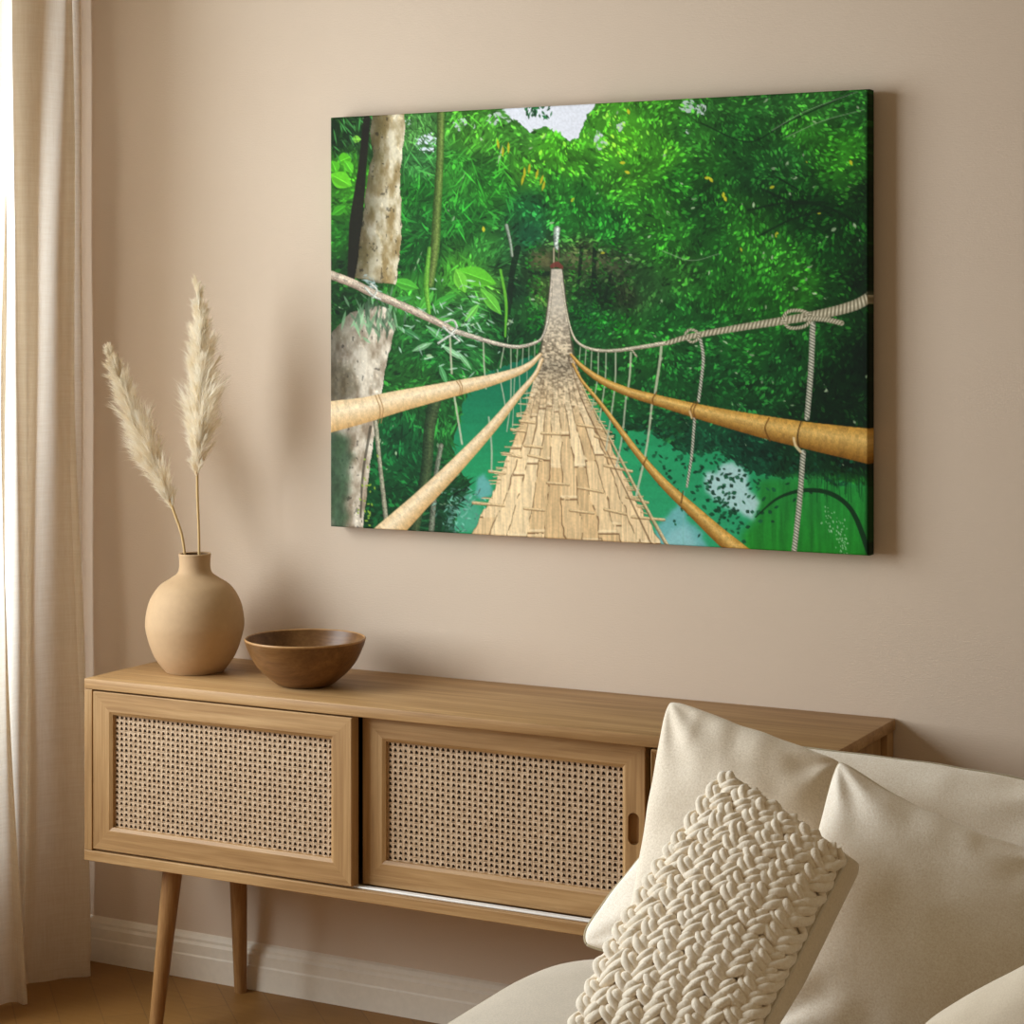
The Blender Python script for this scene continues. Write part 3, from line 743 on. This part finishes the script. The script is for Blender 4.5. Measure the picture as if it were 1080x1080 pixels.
# dark clearing and bank at the far end of the bridge
blend(img, np.array((96,92,58.))*(.6+.7*vnoise(5, 3, 61))[..., None], pmask([(562,266),(584,264),(586,280),(560,282)], 5, jag=6, seed=62)*.75)
blend(img, np.array((104,104,70.))*(.6+.7*vnoise(6, 3, 63))[..., None], pmask([(594,264),(640,272),(656,284),(600,282)], 6, jag=7, seed=64)*.6)
for pts, w_ in (([(615,262),(613,290),(611,305)],4),([(629,262),(628,290),(629,314)],5),([(548,262),(542,290),(538,330)],7),([(646,290),(640,315)],3)): stroke(img, pts, [w_, w_*.8], flat((12,30,16)), .8)
stroke(img, [(560,287),(575,289),(584,288)], [3,5,4], flat((14,34,18)), .8)
stroke(img, [(536,238),(540,255),(542,270)], [4,3,3], tube_shade((70,80,66),(130,140,120),(190,196,180),.2,6), .85)
stroke(img, [(530,285),(536,320),(535,355)], [2.5,3,2], flat((100,180,50)), .9)
for k in range(1500):      # leaves in front of the far clearing
    x, y = R.uniform(556, 670), R.uniform(255, 350)
    if abs(x-588) < 12 or R.random() < .5: continue
    splat(img, x, y, R.uniform(1.2, 2.8), R.uniform(.6, 1.2), R.uniform(-1, 1), np.clip(fcol(x, y)*np.array((.6,1.1,.6))*R.uniform(.4, 1.5), 0, 255), .8)
# dark boughs on the right
for pts, w_ in (([(805,200),(835,213),(870,218),(905,235)],3),([(790,222),(830,214),(870,214)],2.5),([(800,250),(835,232),(870,222)],2.4),([(740,130),(790,150),(830,130),(900,98)],1.6),([(917,262),(895,272)],2),([(818,186),(842,200)],2)): stroke(img, pts, [w_, w_], flat((12,34,14)), .75)
for pts in ([(815,138),(850,118),(905,97)],[(830,145),(868,128),(912,116)],[(700,265),(730,275),(760,268)]): stroke(img, pts, [1.0,.8], flat((150,170,140)), .6)
# ---- tree trunks
def bark(pts, dark, light, seed, moss=.3, yr=(90, 600)):
    m = pmask(pts, jag=1.2, seed=seed)
    n = vnoise(7, 16, seed+1, 4); n2 = vnoise(20, 26, seed+2, 3); n3 = vnoise(5, 8, seed+3, 4)
    ys = [p[1] for p in pts]; col = lerp(np.array(dark, float), np.array(light, float), np.clip((n-.28)/.4, 0, 1)[..., None])
    rowmin = np.where(m > 0, gx, 1e9).min(1); rowmax = np.where(m > 0, gx, -1e9).max(1); q = np.clip((gx-rowmin[:, None])/np.maximum(rowmax-rowmin, 1)[:, None], 0, 1)
    col = lerp(col, np.array((112,104,52.)), (np.clip(.85-q*1.5, 0, 1)*moss*np.clip(n2*2-.4, 0, 1))[..., None])
    col = col*(.58+.46*np.clip(q*1.5, 0, 1))[..., None]
    col = np.where((n3 < .27)[..., None], col*.62, col); col = np.where((n3 > .72)[..., None], np.clip(col*1.15, 0, 255), col)
    blend(img, np.clip(col, 0, 255), m)
stroke(img, [(389,125),(384,180),(378,235),(374,290)], [7,9,14,10], flat((26,22,14)), .95)
bark([(395,115),(428,113),(429,140),(424,180),(425,220),(426,250),(420,301),(408,299),(377,293),(383,250),(388,205),(391,178),(396,165),(393,140)], (138,118,78), (206,196,170), 70, .9)
bark([(352,352),(372,330),(402,322),(414,326),(420,345),(411,380),(404,420),(398,460),(392,500),(386,560),(350,562),(349,470)], (134,118,98), (206,196,178), 80, .25)
blend(img, np.array((40,70,44.))*(.6+.8*vnoise(5, 7, 85))[..., None], pmask([(349,455),(372,458),(372,500),(366,562),(349,562)], 6, jag=8, seed=86)*.75)
blend(img, np.array((70,60,40.))*(.6+.8*vnoise(4, 5, 87))[..., None], pmask([(349,385),(366,380),(380,400),(376,425),(349,425)], 6, jag=8, seed=88)*.5)
for k in range(70):        # fern draping the lower trunk
    x, y = R.gauss(396, 16), R.gauss(332, 12); splat(img, x, y, R.uniform(5, 12), R.uniform(.8, 2), 1.5+R.gauss(0, .4), np.array((104, 140, 104.))*R.uniform(.5, 1.5), .75)
for k in range(26):
    x, y = R.gauss(392, 6), R.gauss(300, 4); splat(img, x, y, R.uniform(2, 6), R.uniform(.5, 1.2), .3+R.gauss(0, .6), np.array((170, 190, 190.))*R.uniform(.6, 1.1), .7)
stroke(img, [(467,117),(466,170),(463,225),(461,262),(456,300)], [8,8,9,10,8], tube_shade((42,62,20),(58,96,28),(122,140,70),.25,7), .95)
stroke(img, [(455,262),(452,300),(455,330)], [4,6,4], tube_shade((50,110,24),(80,150,40),(130,190,70),.2,8), .9)
stroke(img, [(462,420),(456,450),(452,500),(440,560)], [14,12,12,10], tube_shade((20,40,20),(44,64,34),(72,84,52),.35,9), .9)
stroke(img, [(468,470),(463,500),(458,560)], [5,5,6], tube_shade((70,66,54),(110,104,90),(150,146,130),.4,10), .8)
stroke(img, [(399,445),(404,490),(411,552)], [5,4,5], tube_shade((90,86,70),(140,134,112),(170,164,140),.3,11), .95)
stroke(img, [(394,450),(386,500),(384,545)], [3,2.5,2], flat((58,52,40)), .7)
for k in range(26): splat(img, R.gauss(390,5), R.uniform(480, 556), R.uniform(1,2.2), .9, R.uniform(0,3), (140,170,50), .85)
for k in range(360):       # dark leaves seen against the water
    g = R.random()
    if g < .45: x, y = R.gauss(765, 24), R.gauss(528, 20)
    elif g < .75: x, y = R.uniform(690, 900), R.gauss(492, 12)
    else: x, y = R.uniform(640, 760), R.gauss(462, 14)
    if y < 440: continue
    splat(img, x, y, R.uniform(1.6, 3.6), R.uniform(1, 2.2), R.uniform(-1, 1), np.array((14, 62, 38.))*R.uniform(.6, 1.5), .85)
for k in range(110): splat(img, R.gauss(490, 14), R.uniform(515, 562), R.uniform(1, 4), .8, R.uniform(-1.2, 1.2), np.array((130, 190, 170.))*R.uniform(.35, 1.1), .7)
stroke(img, [(798,545),(822,525),(850,517),(878,521),(900,540),(917,582)], [1.5,3,4.5,5,5,6], flat((10,40,18)), .9)
for k in range(34):
    x = R.uniform(842, 915); stroke(img, [(x, R.uniform(490, 505)), (x+R.gauss(0, 2), R.uniform(508, 530))], [1, .8], flat((10,52,24)), .6)
for k in range(80):
    x, y = R.choice(((873,548),(888,565),(890,575),(880,556)))
    splat(img, x+R.gauss(0, 3), y+R.gauss(0, 8), R.uniform(.5, 1.6), .5, 1.5+R.gauss(0, .3), (190, 226, 190), .7)

# ---- bridge deck
ey = np.array([283,310,340,375,420,465,515,563,600.])
exl = np.array([583.5,581,577.5,571.5,560,545,524,500,482.]); exr = np.array([594.5,597.5,601.5,607,622,644,667,692,712.])
XLd = np.interp(gy, ey, exl); XRd = np.interp(gy, ey, exr)
u = (gx-XLd)/(XRd-XLd)+ (vnoise(8, 22, 91, 3)-.5)*.05
gd = np.maximum(gy-262, 4.0); ss = 300/gd                      # distance along the deck
inside_d = np.clip(np.minimum(u, 1-u)*(XRd-XLd)*AS*.7+.5, 0, 1)*(gy > 284)
ns_ = 10; sidx = np.clip((u*ns_).astype(int), 0, ns_-1); fu = u*ns_-sidx
off = np.random.default_rng(92).random(ns_)*3
lenf = 2.6
q = np.log(np.maximum(ss, .05))*3.4+off[sidx]; seg = np.floor(q).astype(int); fq = q-seg
tone = np.random.default_rng(93).random((ns_, 64))[sidx, (seg+32) % 64]
near = np.clip((gy-385)/70, 0, 1)
base = lerp(np.array((206,172,124.)), np.array((236,210,166.)), tone[..., None])
grain = vnoise(1.6, 24, 94, 3); base = base*(.82+.34*grain)[..., None]
wpx = (XRd-XLd)/ns_
seam = np.clip(1.3-np.minimum(fu, 1-fu)*wpx/.75, 0, 1); rowpx = 3.4/gd
cut = np.clip(1.3-np.minimum(fq, 1-fq)/np.maximum(rowpx, 1e-4)/1.0, 0, 1)
hl = np.clip(1.2-np.abs(fq-3.0*rowpx)/np.maximum(rowpx, 1e-4)/1.6, 0, 1)
br_ = (vnoise(10, 10, 95, 3) > .42)
base = lerp(base, np.array((104,72,42.)), (np.maximum(seam*.75*(vnoise(3, 12, 97, 2) > .36), cut*.85*br_))[..., None])
base = lerp(base, np.array((246,226,186.)), (hl*.55*br_*(1-cut))[..., None])
sp = vnoise(2.4, 1.8, 96, 2)
far = lerp(np.array((112,98,78.)), np.array((206,188,158.)), np.clip((sp-.25)/.42, 0, 1)[..., None])
far = lerp(far, np.array((186,176,160.)), np.clip((372-gy)/50, 0, 1)[..., None]*.85)
far = far*(.94+.12*sp)[..., None]
mid = np.exp(-((gy-388)/12)**2); far = far*(1.04-.22*mid)[..., None]
blend(img, lerp(far, base, near[..., None]), inside_d)
stroke(img, [(583,283),(581,310),(577,340),(571,375)], [1.2,1.4,2,3], flat((70,66,50)), .7)
stroke(img, [(595,283),(598,310),(602,340),(607,375)], [1.2,1.4,2,3], flat((70,66,50)), .7)
bar = tube_shade((120,84,46),(206,176,128),(232,206,160),.15,12)
for a_, b_ in (((502,530),(534,533)),((519,497),(535,499)),((534,478),(552,482)),((542,453),(556,455)),((551,444),(566,446)),((669,545),(702,548)),((663,524),(685,530)),((640,491),(668,497)),((641,481),(657,485)),((612,448),(637,452)),((630,460),(648,467)),((556,470),(574,472)),((560,480),(578,484)),((574,457),(594,458)),((580,509),(602,511)),((612,514),(638,519)),((556,536),(576,538)),((604,538),(628,541)),((640,537),(662,542))):
    stroke(img, [a_, b_], [3.4, 3], bar, .95)
for k in range(60):
    y = R.uniform(410, 540); s_ = R.choice((0, 1)); x = np.interp(y, ey, exr if s_ else exl)
    d_ = R.uniform(3, 9)*(1 if s_ else -1); stroke(img, [(x-d_*.4, y), (x+d_, y+R.uniform(-1, 2))], [1.6, 1.2], bar, .9)
stroke(img, [(606,380),(622,420),(648,468),(676,522),(706,576)], [1,1.5,2.5,3.5,4], tube_shade((110,80,46),(190,160,116),(222,196,150),.2,13), .9)
stroke(img, [(602,378),(615,420),(640,472),(666,526),(690,576)], [.8,1,1.2,1.6,2], flat((92,62,36)), .6)
# gate tower at the far end
stroke(img, [(589,242),(588,256),(589,262)], [7,5,4], tube_shade((90,100,90),(180,186,180),(226,230,226),.5,14), .9)
stroke(img, [(586,262),(586,282)], [1.6,1.6], flat((176,160,132)), .9); stroke(img, [(591,262),(591,280)], [1.4,1.4], flat((96,84,66)), .8)
stroke(img, [(584,281),(589,279),(594,282)], [4,6,4], flat((112,52,44)), .9)
# ---- hangers and ropes
rp = rope_shade((96,100,84), (226,220,200), 3.2); thin = flat((172,176,150))
for pts, w_ in (([(477,355),(479,394)],2),([(482,419),(490,468)],2),([(512,360),(513,385),(515,410)],1.6),([(518,440),(521,470),(521,497)],1.8),([(527,390),(532,410),(536,432)],1.3),([(534,365),(530,388)],1.2),([(541,366),(541,420),(537,455)],1.2),([(548,366),(547,390)],1),([(554,365),(553,385)],1),([(560,363),(560,380)],.9),([(566,360),(566,376)],.9),([(550,395),(552,440)],1),([(545,398),(543,450)],.9),([(558,392),(558,430)],.8),
                ([(699,366),(697,385),(692,418)],2.6),([(690,419),(684,470),(673,522)],2.2),([(667,372),(666,395),(663,418)],2),([(662,419),(658,460),(652,492)],1.8),([(651,372),(650,410),(641,475)],1.7),([(641,371),(640,402),(634,445)],1.4),([(633,371),(632,400),(626,432)],1.2),([(626,370),(625,392)],1),([(620,368),(619,385)],1),([(614,366),(613,380)],.9)):
    stroke(img, pts, [w_, w_], thin if w_ < 2 else flat((190,188,160)), .85)
stroke(img, [(740,358),(743,377),(741,400),(738,423)], [3.4,3.4,3.2,3.2], rp); stroke(img, [(734,441),(731,480),(726,513)], [3,2.8,2.4], rp)
stroke(img, [(858,342),(856,390),(852,441)], [6,6,5.4], rp); stroke(img, [(848,477),(844,530),(838,585)], [5.4,5.6,5.6], rp)
stroke(img, [(723,518),(722,575)], [1,1], flat((120,180,170)), .6)
lr = tube_shade((120,100,84),(168,148,128),(206,190,170),.3,15, (1.2, 8.))
stroke(img, [(346,288),(375,299),(395,309),(432,325),(470,343),(480,349)], [9,9,8.5,8,7,6.5], lr)
stroke(img, [(478,348),(500,355),(528,363),(548,366),(566,362),(574,356),(579,342),(583,318),(584,296)], [6,5,4.2,3.6,3.2,2.4,2,1.4,1], tube_shade((116,104,88),(176,164,146),(210,198,180),.35,16, (1.2, 8.)))
blendc = tube_shade((110,116,104),(186,188,176),(222,222,212),.35,17)
for pts in ([(472,340),(480,338),(484,345),(478,352)],[(470,345),(478,352),(487,360)],[(465,362),(474,356),(482,352)],[(388,304),(396,312),(404,316)],[(394,300),(400,306),(396,314)]): stroke(img, pts, [2.6, 2], blendc, .95)
rr = rope_shade((112,104,80), (224,214,186), 4.2)
stroke(img, [(594,298),(598,322),(604,348),(612,362),(628,369),(650,370),(680,366),(710,361)], [1,1.4,2,2.6,3.2,3.6,4.2,4.6], tube_shade((112,100,80),(180,168,142),(216,206,182),.3,18, (1.2, 8.)))
stroke(img, [(705,362),(730,355),(780,346),(830,338),(870,331),(900,323),(914,316),(921,310)], [4.6,6,7,8.5,10,11,11,11], rr)
for pts, w_ in (([(826,337),(832,329),(846,328),(856,334),(850,344),(834,346),(826,338)],3.6),([(724,352),(729,348),(736,350),(738,357),(731,361),(725,357)],2.8),([(850,336),(870,337),(888,341)],5.5),([(668,369),(673,376)],2)): stroke(img, pts, [w_, w_], rope_shade((104,96,72),(232,222,196),3), .98)
# ---- bamboo rails
lb = tube_shade((190,148,92),(216,186,142),(232,210,174),.10,19, (2., 8.))
stroke(img, [(572,374),(562,384),(548,392),(520,401),(490,408),(455,416),(420,424),(385,433),(343,441)], [3.5,6,8.5,12,15.5,19,23,27,34], lambda t, s, f=lb: f(-t, s))
stroke(img, [(574,379),(566,396),(548,418),(520,452),(480,495),(445,530),(408,566)], [3,4.5,7,11,16,20,27], lambda t, s, f=lb: f(-t, s))
for pts in ([(399,417),(404,432),(402,446)],[(402,416),(407,431),(405,446)],[(484,402),(488,409),(487,417)],[(487,401),(490,408),(489,416)]): stroke(img, pts, [1.2, 1.2], flat((150,110,66)), .75)
rb = tube_shade((120,76,16),(188,138,54),(216,176,100),.14,20, (1.5, 10.))
stroke(img, [(604,374),(615,386),(634,400),(660,412),(690,421),(730,432),(770,442),(810,451),(850,459),(890,466),(925,472)], [2.6,4.5,7,9,11,14.5,19,24,28,33,38], rb)
stroke(img, [(606,384),(616,402),(634,424),(655,452),(676,480),(702,510),(735,541),(760,564),(790,590)], [2.2,3,4,5.5,7,9.5,13,16,20], rb)
for pts, c_ in (([(812,441),(808,452),(813,465)],(96,60,14)),([(846,444),(842,460),(845,478)],(70,46,14)),([(734,424),(730,432),(732,441)],(110,70,24)),([(737,424),(733,433),(735,442)],(110,70,24)),([(694,414),(690,421),(691,427)],(110,70,24)),([(684,482),(680,490)],(110,70,24)),([(722,518),(720,530)],(90,60,20))): stroke(img, pts, [1.6, 1.6], flat(c_), .8)
stroke(img, [(838,462),(840,470),(845,476)], [2.5,3], flat((226,204,160)), .8); stroke(img, [(729,434),(731,441)], [2,2], flat((220,190,140)), .8)
# tone: fine texture of the canvas weave, deeper colour at the right fold
img = img*(.96+.08*vnoise(1.6, 1.6, 99, 1)[..., None])
blend(img, np.array((6,22,8.)), np.clip((gx-912)/5, 0, 1)*.75*((gy < 312)|(gy > 330))*((gy < 452)|(gy > 492)))
img = np.clip(img, 0, 255)/255
PRINT_GAIN = 1.12
img = np.where(img <= .04045, img/12.92, ((img+.055)/1.055)**2.4)

# sheet frame -> canvas: homography from the four canvas corners
src = [(0,0),(1,0),(1,1),(0,1)]; dst = [(350.5,124),(916.5,94),(916.5,586),(352,555)]
A = []; bb = []
for (a, b), (x, y) in zip(src, dst):
    A += [[a,b,1,0,0,0,-a*x,-b*x],[0,0,0,a,b,1,-a*y,-b*y]]; bb += [x, y]
hm = np.linalg.solve(np.array(A, float), np.array(bb, float))
pic = thing('canvas_picture', 'stretched canvas print of a bamboo rope bridge in green jungle, hanging on the wall', 'picture', ((PX0+PX1)/2, -PD, (PZ0+PZ1)/2))
NU, NV = 760, 560; Wd, Hd = PX1-PX0, PZ1-PZ0; wrap = .030; rad = .004
su = np.linspace(-wrap, Wd+wrap, NU); sv = np.linspace(-wrap, Hd+wrap, NV)
# denser sampling over the face than over the folded edges
su = np.concatenate([np.linspace(-wrap, 0, 8)[:-1], np.linspace(0, Wd, NU-14), np.linspace(Wd, Wd+wrap, 8)[1:]])
sv = np.concatenate([np.linspace(-wrap, 0, 8)[:-1], np.linspace(0, Hd, NV-14), np.linspace(Hd, Hd+wrap, 8)[1:]])
def fold(s, L):
    """arc-length position -> (offset along the face, depth behind it) round a small radius"""
    e = rad; out = np.clip(s, 0, L); dep = np.zeros_like(s)
    for sgn, o in ((-1, -s), (1, s-L)):
        k = o > -e; tq = np.clip((o+e)/(e*math.pi/2), 0, 1); ang = tq*math.pi/2
        base = 0 if sgn < 0 else L
        out = np.where(k, base+sgn*(-e+e*np.sin(ang)), out); dep = np.where(k, e*(1-np.cos(ang))+np.maximum(o+e-e*math.pi/2, 0), dep)
    return out, dep
fx_, dx_ = fold(su, Wd); fz_, dz_ = fold(sv, Hd)
nu, nv = len(su), len(sv)
dep = np.minimum(np.sqrt(dx_[None, :]**2+dz_[:, None]**2), PD-.0012)
verts = np.stack([np.broadcast_to(fx_[None, :]-Wd/2, (nv, nu)), dep, np.broadcast_to(Hd/2-fz_[:, None], (nv, nu))], -1).reshape(-1, 3)
ii, jj = np.meshgrid(np.arange(nu-1), np.arange(nv-1)); b0 = jj*nu+ii
faces = np.stack([b0, b0+nu, b0+nu+1, b0+1], -1).reshape(-1, 4)
cu = np.clip(su/Wd, 0, 1)[None, :]*np.ones((nv, 1)); cv = np.clip(sv/Hd, 0, 1)[:, None]*np.ones((1, nu))
dn = hm[6]*cu+hm[7]*cv+1; pxx = ((hm[0]*cu+hm[1]*cv+hm[2])/dn-AX)*AS; pyy = ((hm[3]*cu+hm[4]*cv+hm[5])/dn-AY)*AS
x_i = np.clip(pxx, 0, AW-2).astype(int); y_i = np.clip(pyy, 0, AH-2).astype(int); tx = np.clip(pxx-x_i, 0, 1)[..., None]; ty = np.clip(pyy-y_i, 0, 1)[..., None]
colr = (img[y_i, x_i]*(1-tx)+img[y_i, x_i+1]*tx)*(1-ty)+(img[y_i+1, x_i]*(1-tx)+img[y_i+1, x_i+1]*tx)*ty
rgba = np.concatenate([colr*PRINT_GAIN, np.ones((nv, nu, 1))], -1).reshape(-1).astype(np.float32)
me = bpy.data.meshes.new('printed_canvas'); nvt, nf = len(verts), len(faces)
me.vertices.add(nvt); me.vertices.foreach_set('co', verts.astype(np.float32).reshape(-1))
me.loops.add(nf*4); me.loops.foreach_set('vertex_index', faces.astype(np.int32).reshape(-1))
me.polygons.add(nf); me.polygons.foreach_set('loop_start', np.arange(0, nf*4, 4, dtype=np.int32))
me.polygons.foreach_set('use_smooth', np.ones(nf, bool)); me.update(calc_edges=True)
at_ = me.color_attributes.new('print', 'FLOAT_COLOR', 'POINT'); at_.data.foreach_set('color', rgba)
pm, nt, b = new_mat('canvas_print'); an = nd(nt, 'ShaderNodeAttribute', attribute_name='print')
nt.links.new(an.outputs['Color'], b.inputs['Base Color']); b.inputs['Roughness'].default_value = .7; b.inputs['Specular IOR Level'].default_value = .15
v = coords(nt); bump(nt, noise(nt, v, 700, 2), b, .08, .001)
me.materials.append(pm); o = bpy.data.objects.new('printed_canvas', me); C.objects.link(o); o.parent = pic
m = MB()
for bx in ((-Wd/2+.012, Wd/2-.012, .008, .034, Hd/2-.05, Hd/2-.012), (-Wd/2+.012, Wd/2-.012, .008, .034, -Hd/2+.012, -Hd/2+.05), (-Wd/2+.012, -Wd/2+.05, .008, .034, -Hd/2+.0501, Hd/2-.0501), (Wd/2-.05, Wd/2-.012, .008, .034, -Hd/2+.0501, Hd/2-.0501)): m.box(*bx)
m.build('stretcher_frame', oak_x, pic)


# ------------------------------------------------------------------ light
w = bpy.data.worlds.new('world'); sc.world = w; w.use_nodes = True
w.node_tree.nodes['Background'].inputs[0].default_value = (1.0, .80, .52, 1); w.node_tree.nodes['Background'].inputs[1].default_value = .245
def area(name, loc, rot, sx, sy, e, col):
    l = bpy.data.lights.new(name, 'AREA'); l.shape = 'RECTANGLE'; l.size = sx; l.size_y = sy; l.energy = e; l.color = col
    o = bpy.data.objects.new(name, l); C.objects.link(o); o.location = loc; o.rotation_euler = rot; return o
area('window_daylight', (XL-.45, -1.56, 1.66), (0, math.radians(-90+6), 0), 1.65, 1.9, 138, (.86, .955, 1.02))
vs_ = sc.view_settings; vs_.view_transform = 'Standard'; vs_.look = 'None'; vs_.exposure = 0; vs_.gamma = 1; vs_.use_curve_mapping = False
